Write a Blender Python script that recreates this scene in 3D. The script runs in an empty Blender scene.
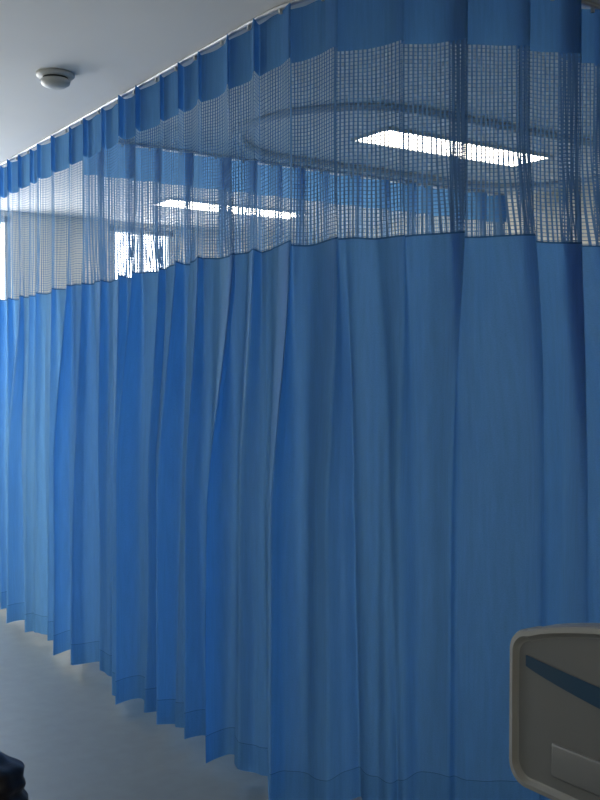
import bpy, bmesh, math, random
import numpy as np
from mathutils import Vector
random.seed(3)
sc=bpy.context.scene
sc.view_settings.view_transform='Standard'
sc.view_settings.look='None'
COL=sc.collection
CEIL=2.70

# ---------------------------------------------------------------- materials
def newmat(name):
    m=bpy.data.materials.new(name); m.use_nodes=True
    nt=m.node_tree; nt.nodes.clear()
    out=nt.nodes.new('ShaderNodeOutputMaterial')
    return m,nt,out
def N(nt,t,**kw):
    n=nt.nodes.new(t)
    for k,v in kw.items():
        if k in ('operation','blend_type','data_type','noise_dimensions','wave_type','bands_direction'): setattr(n,k,v)
        else: n.inputs[k].default_value=v
    return n
def pbr(name,col,rough=0.5,metal=0.0,noise=0.0,scale=8.0,bump=0.0,bscale=200.0,spec=0.5):
    m,nt,out=newmat(name)
    b=N(nt,'ShaderNodeBsdfPrincipled',Roughness=rough,Metallic=metal)
    b.inputs['Specular IOR Level'].default_value=spec
    nt.links.new(b.outputs[0],out.inputs[0])
    tc=nt.nodes.new('ShaderNodeTexCoord')
    no=N(nt,'ShaderNodeTexNoise',Scale=scale,Detail=4.0)
    nt.links.new(tc.outputs['Object'],no.inputs['Vector'])
    r=nt.nodes.new('ShaderNodeValToRGB')
    r.color_ramp.elements[0].position=0.3; r.color_ramp.elements[1].position=0.7
    r.color_ramp.elements[0].color=(*[c*(1-noise) for c in col],1)
    r.color_ramp.elements[1].color=(*[min(1,c*(1+noise)) for c in col],1)
    nt.links.new(no.outputs['Fac'],r.inputs[0]); nt.links.new(r.outputs[0],b.inputs['Base Color'])
    if bump>0:
        n2=N(nt,'ShaderNodeTexNoise',Scale=bscale,Detail=2.0)
        nt.links.new(tc.outputs['Object'],n2.inputs['Vector'])
        bp=N(nt,'ShaderNodeBump',Strength=bump,Distance=0.002)
        nt.links.new(n2.outputs['Fac'],bp.inputs['Height']); nt.links.new(bp.outputs[0],b.inputs['Normal'])
    return m
def emis(name,col,st):
    m,nt,out=newmat(name)
    e=N(nt,'ShaderNodeEmission',Strength=st); e.inputs[0].default_value=(*col,1)
    nt.links.new(e.outputs[0],out.inputs[0]); return m
def fabric(name,dcol,tcol,tmix,net=False,pitch=0.0155,strand=0.40,gloss=0.0):
    m,nt,out=newmat(name); L=nt.links.new
    uv=nt.nodes.new('ShaderNodeUVMap')
    sep=nt.nodes.new('ShaderNodeSeparateXYZ'); L(uv.outputs[0],sep.inputs[0])
    # weave variation: vertical slub streaks + fine weave
    mp=N(nt,'ShaderNodeMapping'); mp.inputs['Scale'].default_value=(90,6,1); L(uv.outputs[0],mp.inputs[0])
    no=N(nt,'ShaderNodeTexNoise',Scale=1.0,Detail=3.0); L(mp.outputs[0],no.inputs['Vector'])
    n3=N(nt,'ShaderNodeTexNoise',Scale=260.0,Detail=2.0); L(uv.outputs[0],n3.inputs['Vector'])
    ad=N(nt,'ShaderNodeMath',operation='ADD'); L(no.outputs['Fac'],ad.inputs[0]); L(n3.outputs['Fac'],ad.inputs[1])
    mr=N(nt,'ShaderNodeMapRange'); mr.inputs['From Max'].default_value=2.0
    mr.inputs['To Min'].default_value=0.72; mr.inputs['To Max'].default_value=1.28
    L(ad.outputs[0],mr.inputs['Value'])
    def tint(c):
        v=N(nt,'ShaderNodeVectorMath',operation='SCALE'); v.inputs[0].default_value=c
        L(mr.outputs[0],v.inputs['Scale']); return v
    d=N(nt,'ShaderNodeBsdfDiffuse'); t=N(nt,'ShaderNodeBsdfTranslucent')
    L(tint(dcol).outputs[0],d.inputs[0]); L(tint(tcol).outputs[0],t.inputs[0])
    n2=N(nt,'ShaderNodeTexNoise',Scale=350.0,Detail=2.0); L(uv.outputs[0],n2.inputs['Vector'])
    bp=N(nt,'ShaderNodeBump',Strength=0.25,Distance=0.001); L(n2.outputs['Fac'],bp.inputs['Height'])
    L(bp.outputs[0],d.inputs['Normal'])
    mx=N(nt,'ShaderNodeMixShader'); mx.inputs[0].default_value=tmix
    L(d.outputs[0],mx.inputs[1]); L(t.outputs[0],mx.inputs[2])
    last=mx
    if gloss>0:
        gl=N(nt,'ShaderNodeBsdfGlossy',Roughness=0.5); gl.inputs[0].default_value=(.7,.85,1,1)
        g2=N(nt,'ShaderNodeMixShader'); g2.inputs[0].default_value=gloss
        L(last.outputs[0],g2.inputs[1]); L(gl.outputs[0],g2.inputs[2]); last=g2
    tr=N(nt,'ShaderNodeBsdfTransparent')
    if net:
        def line(sock,p,w):
            a=N(nt,'ShaderNodeMath',operation='DIVIDE'); L(sock,a.inputs[0]); a.inputs[1].default_value=p
            f=N(nt,'ShaderNodeMath',operation='FRACT'); L(a.outputs[0],f.inputs[0])
            g=N(nt,'ShaderNodeMath',operation='GREATER_THAN'); L(f.outputs[0],g.inputs[0]); g.inputs[1].default_value=w
            return g
        gx=line(sep.outputs[0],pitch,strand); gy=line(sep.outputs[1],pitch*0.8,0.20)
        h=N(nt,'ShaderNodeMath',operation='MULTIPLY'); L(gx.outputs[0],h.inputs[0]); L(gy.outputs[0],h.inputs[1])
        m2=N(nt,'ShaderNodeMixShader'); L(h.outputs[0],m2.inputs[0]); L(last.outputs[0],m2.inputs[1]); L(tr.outputs[0],m2.inputs[2])
        last=m2
    L(last.outputs[0],out.inputs[0]); return m

M_head=fabric('curtain_header_fabric',(.14,.31,.56),(.17,.42,.76),0.5)
M_net=fabric('curtain_net',(.16,.28,.46),(.22,.40,.64),0.5,net=True)
M_seam=fabric('curtain_seam',(.07,.18,.36),(.08,.21,.40),0.4)
M_body=fabric('curtain_body_fabric',(.114,.268,.485),(.205,.49,.87),0.58,gloss=.02)
M_hem=fabric('curtain_hem_fabric',(.108,.258,.47),(.185,.45,.81),0.56)
M_wall=pbr('wall_paint',(.78,.73,.60),.7,noise=.02)
M_ceil=pbr('ceiling_paint',(.86,.85,.83),.8,noise=.02,scale=2)
M_floor=pbr('floor_vinyl',(.195,.225,.235),.36,noise=.06,scale=14,bump=.05,bscale=60)
M_alu=pbr('aluminium',(.62,.64,.68),.4,metal=.3)
M_white=pbr('white_plastic',(.55,.55,.52),.4)
M_dark=pbr('dark_slot',(.03,.03,.03),.6)
M_panel=emis('light_diffuser',(1,.93,.80),16.0)
M_bedp=pbr('bed_plastic_beige',(.25,.255,.25),.35,noise=.03)
M_bedi=pbr('bed_plastic_inner',(.145,.150,.152),.4,noise=.03)
M_teal=pbr('bed_teal_inlay',(.004,.045,.10),.35)
M_matt=pbr('mattress_cover',(.40,.45,.50),.7,bump=.3)
M_steel=pbr('bed_steel',(.5,.52,.54),.35,metal=.7)
M_rub=pbr('rubber',(.03,.03,.035),.6)
M_bag=pbr('black_nylon',(.012,.009,.014),.38,noise=.2,bump=.5,bscale=90)

# ---------------------------------------------------------------- helpers
def mkobj(name,me,mats,parent=None,smooth=False):
    o=bpy.data.objects.new(name,me); COL.objects.link(o)
    for m in (mats if isinstance(mats,list) else [mats]): me.materials.append(m)
    if smooth:
        for p in me.polygons: p.use_smooth=True
    if parent: o.parent=parent
    return o
def box(name,x0,x1,y0,y1,z0,z1,mat,parent=None,bev=0.0,seg=3):
    bm=bmesh.new(); bmesh.ops.create_cube(bm,size=1)
    c=Vector(((x0+x1)/2,(y0+y1)/2,(z0+z1)/2))
    for v in bm.verts:
        v.co=Vector((v.co.x*(x1-x0),v.co.y*(y1-y0),v.co.z*(z1-z0)))+c
    if bev>0: bmesh.ops.bevel(bm,geom=bm.edges[:],offset=bev,segments=seg,affect='EDGES',profile=.5)
    me=bpy.data.meshes.new(name); bm.to_mesh(me); bm.free()
    return mkobj(name,me,mat,parent,bev>0)
def empty(name):
    e=bpy.data.objects.new(name,None); COL.objects.link(e); return e
def tube(name,pts,r,mat,parent=None,cyclic=False,flat=None):
    cu=bpy.data.curves.new(name,'CURVE'); cu.dimensions='3D'
    s=cu.splines.new('POLY'); s.points.add(len(pts)-1)
    for i,p in enumerate(pts): s.points[i].co=(*p,1)
    s.use_cyclic_u=cyclic; cu.bevel_depth=r; cu.bevel_resolution=3
    cu.use_fill_caps=True
    o=bpy.data.objects.new(name+'_c',cu); COL.objects.link(o)
    dg=bpy.context.evaluated_depsgraph_get()
    me=bpy.data.meshes.new_from_object(o.evaluated_get(dg)); me.name=name
    bpy.data.objects.remove(o)
    if flat:
        zc,k=flat
        for v in me.vertices: v.co.z=zc+(v.co.z-zc)*k
    me.materials.clear()
    return mkobj(name,me,mat,parent,True)
def lathe(name,prof,cx,cy,mat,parent=None,seg=40):
    bm=bmesh.new(); rings=[]
    for r,z in prof:
        rings.append([bm.verts.new((cx+r*math.cos(2*math.pi*i/seg),cy+r*math.sin(2*math.pi*i/seg),z)) for i in range(seg)])
    for a,b in zip(rings,rings[1:]):
        for i in range(seg): bm.faces.new((a[i],a[(i+1)%seg],b[(i+1)%seg],b[i]))
    bm.faces.new(rings[0]); bm.faces.new(rings[-1])
    bmesh.ops.recalc_face_normals(bm,faces=bm.faces[:])
    me=bpy.data.meshes.new(name); bm.to_mesh(me); bm.free()
    return mkobj(name,me,mat,parent,True)

# ---------------------------------------------------------------- room
X0,X1,Y0,Y1=-1.4,5.2,-2.2,7.6
box('floor',X0,X1,Y0,Y1,-.1,0,M_floor)
box('ceiling',X0-.1,X1+.1,Y0-.1,Y1+.1,CEIL,CEIL+.1,M_ceil)
box('wall_right',X1,X1+.1,Y0,Y1,-.1,CEIL,M_wall)
box('wall_left',X0-.1,X0,Y0,Y1,-.1,CEIL,M_wall)
box('wall_back',X0-.1,X1+.1,Y0-.1,Y0,-.1,CEIL,M_wall)
# window wall with openings
wins=[(-1.1,.6),(.95,2.42),(3.22,3.80)]
WZ0,WZ1=.85,2.66
bm=bmesh.new()
def addbox(bm,x0,x1,y0,y1,z0,z1):
    r=bmesh.ops.create_cube(bm,size=1)
    for v in r['verts']:
        v.co=Vector((x0+(v.co.x+.5)*(x1-x0),y0+(v.co.y+.5)*(y1-y0),z0+(v.co.z+.5)*(z1-z0)))
px=X0
addbox(bm,X0-.1,X1+.1,Y1,Y1+.1,-.1,WZ0); addbox(bm,X0-.1,X1+.1,Y1,Y1+.1,WZ1,CEIL)
edges=[X0-.1]+[e for w in wins for e in w]+[X1+.1]
for i in range(0,len(edges),2): addbox(bm,edges[i],edges[i+1],Y1,Y1+.1,WZ0,WZ1)
me=bpy.data.meshes.new('wall_front'); bm.to_mesh(me); bm.free(); mkobj('wall_front',me,M_wall)
for i,(a,b) in enumerate(wins):
    bm=bmesh.new(); t=.045
    ya,yb=Y1+.02,Y1+.08
    addbox(bm,a,b,ya,yb,WZ0,WZ0+t); addbox(bm,a,b,ya,yb,WZ1-t,WZ1)
    for xx in (a,(a+b)/2-t/2,b-t): addbox(bm,xx,xx+t,ya,yb,WZ0,WZ1)
    addbox(bm,a-.03,b+.03,Y1-.06,Y1+.02,WZ0-.03,WZ0)
    me=bpy.data.meshes.new('w'); bm.to_mesh(me); bm.free(); mkobj('window_%d'%(i+1),me,M_white)
    ld=bpy.data.lights.new('daylight_portal_%d'%(i+1),'AREA'); ld.shape='RECTANGLE'; ld.size=b-a; ld.size_y=WZ1-WZ0
    ld.cycles.is_portal=True
    lo=bpy.data.objects.new('daylight_portal_%d'%(i+1),ld); COL.objects.link(lo)
    lo.location=((a+b)/2,Y1+.12,(WZ0+WZ1)/2); lo.rotation_euler=(-math.pi/2,0,0)
box('baseboard_right',X1-.015,X1,Y0,Y1,0,.1,M_white)
box('baseboard_left',X0,X0+.015,Y0,Y1,0,.1,M_white)
box('baseboard_front',X0+.015,X1-.015,Y1-.015,Y1,0,.1,M_white)

w=bpy.data.worlds.new('World'); sc.world=w; w.use_nodes=True
bg=w.node_tree.nodes['Background']; bg.inputs[0].default_value=(.94,.97,1,1); bg.inputs[1].default_value=10.5

# ---------------------------------------------------------------- curtains
def path_corner():
    R=.70; cx,cy=1.83+R,2.28+R
    pts=[]
    ds=.005
    y=7.35
    while y>cy: pts.append((1.83,y,-1,0)); y-=ds
    n=int(R*math.pi/2/ds)
    for i in range(n):
        a=math.pi+ (math.pi/2)*i/n
        pts.append((cx+R*math.cos(a),cy+R*math.sin(a),math.cos(a),math.sin(a)))
    x=cx
    while x<4.95: pts.append((x,2.28,0,-1)); x+=ds
    return np.array(pts)
def path_line(x0,x1,y):
    xs=np.arange(x0,x1,.005); return np.stack([xs,np.full_like(xs,y),np.zeros_like(xs),-np.ones_like(xs)],1)
def curtain(name,P,seed,ztop=2.686,zh=2.505,zn=1.895,zb=.050,sp=(.155,.235)):
    rng=np.random.RandomState(seed)
    n=len(P); s=np.arange(n)*.005; Ltot=s[-1]
    nx,ny=P[:,2],P[:,3]; tx,ty=-ny,nx   # tangent
    cs=[]; c=.05
    while c<Ltot: cs.append(c); c+=rng.uniform(*sp)
    cs=np.array(cs); K=len(cs)
    amp=rng.uniform(.75,1.2,K); lean=rng.uniform(1.1,1.9,K); wj=rng.uniform(.8,1.3,K); dr=rng.uniform(-.05,.05,K)
    bamp=rng.choice([.55,.8,1.1,1.45],K)*rng.uniform(.85,1.15,K)
    # secondary soft folds that exist only in the lower body
    sc2=rng.uniform(0,Ltot,int(K*1.2)); a2=rng.uniform(-.050,.040,len(sc2)); w2=rng.uniform(.012,.032,len(sc2)); d2=rng.uniform(-.08,.08,len(sc2)); st2=rng.uniform(.05,.42,len(sc2))
    zs=[(z,0) for z in np.linspace(ztop,zh,8)]
    zs+=[(z,1) for z in np.linspace(zh,zn,18)[1:]]
    zs+=[(zn-.006,2)]
    zs+=[(z,3) for z in np.linspace(zn-.006,zb+.10,34)[1:]]
    zs+=[(zb+.098,2),(zb+.05,4),(zb,4)]
    ph=rng.uniform(0,6.28,8)
    verts=[];uvs=[]
    def off(z):
        t=(ztop-z)/(ztop-zb)            # 0 top..1 bottom
        k=min(1,max(0,(t-.16)/.5)); k=k*k*(3-2*k)
        o=np.zeros(n); tl=np.zeros(n)
        for i in range(K):
            w=(.014+.032*k)*wj[i]*(1+.25*t)
            A=.048*amp[i]*(1-k)+.095*bamp[i]*k
            x=s-cs[i]-dr[i]*t*t
            g=A*np.exp(-(np.sqrt(x*x+.000016)/w)**(2-.65*k))
            o+=g; tl+=g*lean[i]*(1-.62*k)
        for i in range(len(sc2)):
            f=min(1,max(0,(t-st2[i])/.3)); f=f*f*(3-2*f)
            if f>0: o+=a2[i]*f*np.exp(-(np.abs(s-sc2[i]-d2[i]*(t-st2[i]))/w2[i])**1.5)
        o+=.016*t*np.sin(s*9.1+ph[0]+1.2*t)+.012*t*np.sin(s*17+ph[1]-2*t)+.004*min(1,3*t)*np.sin(s*61+ph[2]+3*t)+.003*t*np.sin(s*103+ph[3]-5*t)
        o+=.006*np.sin(s*24+ph[4])*(1-k)
        return o-.02,tl
    om,tm=off(2.2)
    dl=np.hypot(np.diff(om),.005+np.diff(tm)); arc=np.concatenate([[0],np.cumsum(dl)])
    near=np.min(np.abs(s[:,None]-cs[None,:]),1)
    sag=.006*np.minimum(1,near/.09)
    for z,_ in zs:
        o,tl=off(z); t=(ztop-z)/(ztop-zb)
        low=1 if z<2.4 else 0
        zz=z-sag*(1-t)**3-.008*np.sin(s*5+ph[5])*(0.3+t)*low - (.004+.008*t*t)*np.sin(s*23+ph[6])*low
        verts.append(np.stack([P[:,0]+nx*o+tx*tl,P[:,1]+ny*o+ty*tl,zz],1))
        uvs.append(np.stack([arc,np.full(n,z)],1))
    R=len(zs); V=np.concatenate(verts); U=np.concatenate(uvs)
    i=np.arange(n-1); F=[];MI=[]
    for r in range(R-1):
        a=r*n+i; F.append(np.stack([a,a+n,a+n+1,a+1],1)); MI.append(np.full(n-1,zs[r+1][1]))
    F=np.concatenate(F); MI=np.concatenate(MI)
    me=bpy.data.meshes.new(name); me.from_pydata(V.tolist(),[],F.tolist())
    for m in (M_head,M_net,M_seam,M_body,M_hem): me.materials.append(m)
    me.polygons.foreach_set('material_index',MI.astype(np.int32)); me.polygons.foreach_set('use_smooth',np.ones(len(F),bool))
    ul=me.uv_layers.new(name='UVMap'); li=np.zeros(len(me.loops),np.int32); me.loops.foreach_get('vertex_index',li)
    ul.data.foreach_set('uv',U[li].astype(np.float32).ravel()); me.update()
    root=empty(name)
    o=bpy.data.objects.new('fabric',me); COL.objects.link(o); o.parent=root
    # rail + gliders
    pts=[(p[0],p[1],CEIL-.008) for p in P[::12]]
    tube('rail',pts,.011,M_alu,root,flat=(CEIL-.008,.7))
    bm=bmesh.new()
    for c in cs:
        k=min(n-1,int(c/.005)); x,y=P[k,0],P[k,1]
        addbox(bm,x-.005,x+.005,y-.005,y+.005,CEIL-.03,CEIL-.012)
    gm=bpy.data.meshes.new('g'); bm.to_mesh(gm); bm.free(); mkobj('gliders',gm,M_white,root)
    return root
curtain('privacy_curtain',path_corner(),34)
curtain('privacy_curtain',path_line(1.98,5.05,5.0),11)

# ---------------------------------------------------------------- ceiling iv track
r=.60; cy=4.20; xa,xb=3.15,4.45
pts=[]
for i in range(25):
    a=math.pi/2+math.pi*i/24; pts.append((xa+r*math.cos(a),cy+r*math.sin(a),CEIL-.015))
for i in range(25):
    a=-math.pi/2+math.pi*i/24; pts.append((xb+r*math.cos(a),cy+r*math.sin(a),CEIL-.015))
M_track=pbr('track_powder_coat',(.55,.58,.62),.5)
tube('ceiling_infusion_track',pts,.018,M_track,None,cyclic=True)

# ---------------------------------------------------------------- ceiling lights
def panel(x0,x1,y0,y1):
    root=empty('ceiling_light_panel')
    box('diffuser',x0+.015,x1-.015,y0+.015,y1-.015,CEIL-.012,CEIL-.004,M_panel,root)
    bm=bmesh.new()
    addbox(bm,x0,x1,y0,y0+.015,CEIL-.016,CEIL); addbox(bm,x0,x1,y1-.015,y1,CEIL-.016,CEIL)
    addbox(bm,x0,x0+.015,y0+.015,y1-.015,CEIL-.016,CEIL); addbox(bm,x1-.015,x1,y0+.015,y1-.015,CEIL-.016,CEIL)
    me=bpy.data.meshes.new('frame'); bm.to_mesh(me); bm.free(); mkobj('frame',me,M_white,root)
panel(3.17,4.37,3.96,4.27)
panel(3.15,4.35,6.38,6.69)
panel(-.6,.6,-1.5,-1.2)  # unseen panel added behind the camera to brighten the aisle side and its ceiling

# ---------------------------------------------------------------- smoke detector
sd=empty('smoke_detector'); sx,sy=1.475,4.04
lathe('base',[(.078,CEIL),(.078,CEIL-.012),(.070,CEIL-.018)],sx,sy,M_white,sd)
lathe('neck',[(.052,CEIL-.016),(.050,CEIL-.034)],sx,sy,M_dark,sd)
lathe('chamber',[(.058,CEIL-.026),(.062,CEIL-.030),(.058,CEIL-.044),(.040,CEIL-.056),(.015,CEIL-.060)],sx,sy,M_white,sd)

# ---------------------------------------------------------------- hospital bed
bed=empty('hospital_bed')
def board(name,xc,ya,yb,zb,zt,face):
    def outline(inset,n=14):
        a,b=ya+inset,yb-inset; z0=zb+inset; z1=zt-inset; rr=max(.02,.05-inset*.6)
        pts=[]
        def corner(cx,cz,a0):
            for i in range(n+1):
                t=a0+math.pi/2*i/n; pts.append((cx+rr*math.cos(t),cz+rr*math.sin(t)))
        corner(b-rr,z1-rr-.03,0)
        for i in range(1,24):
            u=i/24; y=(b-rr)+(a+rr-b+rr)*u; pts.append((y,z1-.03+.065*math.sin(math.pi*u)**.8))
        corner(a+rr,z1-rr-.03,math.pi/2); corner(a+rr,z0+rr,math.pi); corner(b-rr,z0+rr,1.5*math.pi)
        return pts
    bm=bmesh.new()
    layers=[(.0,.006),(.0,.026),(.003,.034),(.013,.036),(.020,.028),(.024,.026)]
    prev=None; first=None
    for ins,x in layers:
        ring=[bm.verts.new((xc+face*x,y,z)) for y,z in outline(ins)]
        if prev:
            for i in range(len(ring)):
                j=(i+1)%len(ring); bm.faces.new((prev[i],prev[j],ring[j],ring[i]))
        else: first=ring
        prev=ring
    cf=bm.faces.new(prev); cf.material_index=1
    back=[bm.verts.new((xc-face*.018,v.co.y,v.co.z)) for v in first]
    for i in range(len(back)):
        j=(i+1)%len(back); bm.faces.new((back[i],back[j],first[j],first[i]))
    bm.faces.new(back)
    bmesh.ops.recalc_face_normals(bm,faces=bm.faces[:])
    me=bpy.data.meshes.new(name); bm.to_mesh(me); bm.free()
    o=mkobj(name,me,[M_bedp,M_bedi],bed,False)
    bm=bmesh.new(); A=[];B=[]
    n=30
    for i in range(n+1):
        u=i/n; y=yb-.045-(yb-ya-.09)*u
        bow=.03*math.sin(math.pi*u)
        zt_=zt-.085-bow; th=.024+.024*math.sin(math.pi*u)**.7
        A.append((y,zt_)); B.append((y,zt_-th))
    va=[bm.verts.new((xc+face*.029,y,z)) for y,z in A]; vb=[bm.verts.new((xc+face*.029,y,z)) for y,z in B]
    for i in range(n): bm.faces.new((va[i],va[i+1],vb[i+1],vb[i]))
    me=bpy.data.meshes.new(name+'_inlay'); bm.to_mesh(me); bm.free()
    mkobj(name+'_inlay',me,M_teal,bed)
    box(name+'_lower_panel',xc+face*.022 if face>0 else xc-.032,xc+.032 if face>0 else xc-.022,ya+.12,yb-.12,zb+.05,zb+.12,M_bedi,bed,bev=.004)
bx=1.61; by0,by1=.60,1.545
board('footboard',bx,by0,by1,.565,.937,-1)
board('headboard',bx+2.15,by0,by1,.53,1.04,1)
box('frame_rail_left',bx+.02,bx+2.13,by0+.08,by0+.13,.40,.47,M_steel,bed,bev=.008)
box('frame_rail_right',bx+.02,bx+2.13,by1-.13,by1-.08,.40,.47,M_steel,bed,bev=.008)
box('foot_bumper',bx-.03,bx+.05,by0+.05,by1-.05,.44,.51,M_bedi,bed,bev=.02)
for i,yy in enumerate((by0+.2,by1-.2)): box('footboard_post_%d'%(i+1),bx-.005,bx+.012,yy-.02,yy+.02,.47,.60,M_steel,bed,bev=.003)
box('platform',bx+.04,bx+2.11,by0+.05,by1-.05,.47,.50,M_bedi,bed,bev=.005)
box('mattress',bx+.05,bx+2.10,by0+.05,by1-.05,.50,.63,M_matt,bed,bev=.035,seg=5)
box('pillow',bx+1.62,bx+2.04,by0+.2,by1-.2,.63,.73,M_matt,bed,bev=.045,seg=6)
for i,(lx,ly) in enumerate([(bx+.25,by0+.12),(bx+.25,by1-.12),(bx+1.9,by0+.12),(bx+1.9,by1-.12)]):
    box('leg_%d'%(i+1),lx-.025,lx+.025,ly-.025,ly+.025,.12,.42,M_steel,bed,bev=.006)
    tube('wheel_%d'%(i+1),[(lx,ly-.018,.062),(lx,ly+.018,.062)],.062,M_rub,bed)
for i,yy in enumerate((by0+.02,by1-.02)):
    zt=.80
    pts=[(bx+.75,yy,.50),(bx+.75,yy,zt-.05),(bx+.80,yy,zt),(bx+1.60,yy,zt),(bx+1.65,yy,zt-.05),(bx+1.65,yy,.50)]
    tube('side_rail_%d'%(i+1),pts,.013,M_steel,bed)
    for k in range(4): tube('side_rail_bar_%d_%d'%(i+1,k),[(bx+.9+k*.2,yy,.48),(bx+.9+k*.2,yy,zt)],.008,M_steel,bed)

# ---------------------------------------------------------------- black bag on the floor, lower left
def blob(name,c,s,mat,parent,seed,rot=0,amp=.02):
    bm=bmesh.new(); bmesh.ops.create_icosphere(bm,subdivisions=5,radius=1)
    rg=random.Random(seed); p=[rg.uniform(0,6) for _ in range(6)]
    for v in bm.verts:
        x,y,z=v.co
        f=lambda a:math.copysign(abs(a)**.85,a)
        x,y,z=f(x),f(y),f(z)
        k=1+amp*math.sin(5*x+p[0]+9*z)+amp*.8*math.sin(17*z+p[1]+3*y)+amp*.4*math.sin(11*y+p[2]+9*x)
        x,y,z=x*s[0]*k,y*s[1]*k,z*s[2]*k
        xr=x*math.cos(rot)-y*math.sin(rot); yr=x*math.sin(rot)+y*math.cos(rot)
        v.co=Vector((c[0]+xr,c[1]+yr,max(.002,c[2]+z)))
    me=bpy.data.meshes.new(name); bm.to_mesh(me); bm.free(); return mkobj(name,me,mat,parent,True)
def cam2w(X,Y):
    return (.832*X+.555*Y, -.555*X+.832*Y)
bag=empty('duffel_bag')
bxx,byy=cam2w(-1.14,3.12)
blob('body',(bxx,byy,.135),(.27,.15,.135),M_bag,bag,2,rot=-.5,amp=.03)
ca,sa=math.cos(-.5),math.sin(-.5)
for k in (-.04,.04):
    pts=[]
    for i in range(21):
        a=math.pi*i/20; q=.10*math.cos(a); pts.append((bxx+q*ca-k*sa,byy+q*sa+k*ca,.24+.045*math.sin(a)))
    tube('handle_%d'%(1 if k<0 else 2),pts,.009,M_bag,bag)

# ---------------------------------------------------------------- camera
cd=bpy.data.cameras.new('camera'); cam=bpy.data.objects.new('camera',cd); COL.objects.link(cam)
cd.sensor_fit='VERTICAL'; cd.sensor_height=24; cd.lens=24*1000/800
cam.location=(0,0,1.45)
cam.rotation_euler=(math.radians(90-1.43),0,-math.atan2(.555,.832))
cd.clip_start=.05
sc.camera=cam
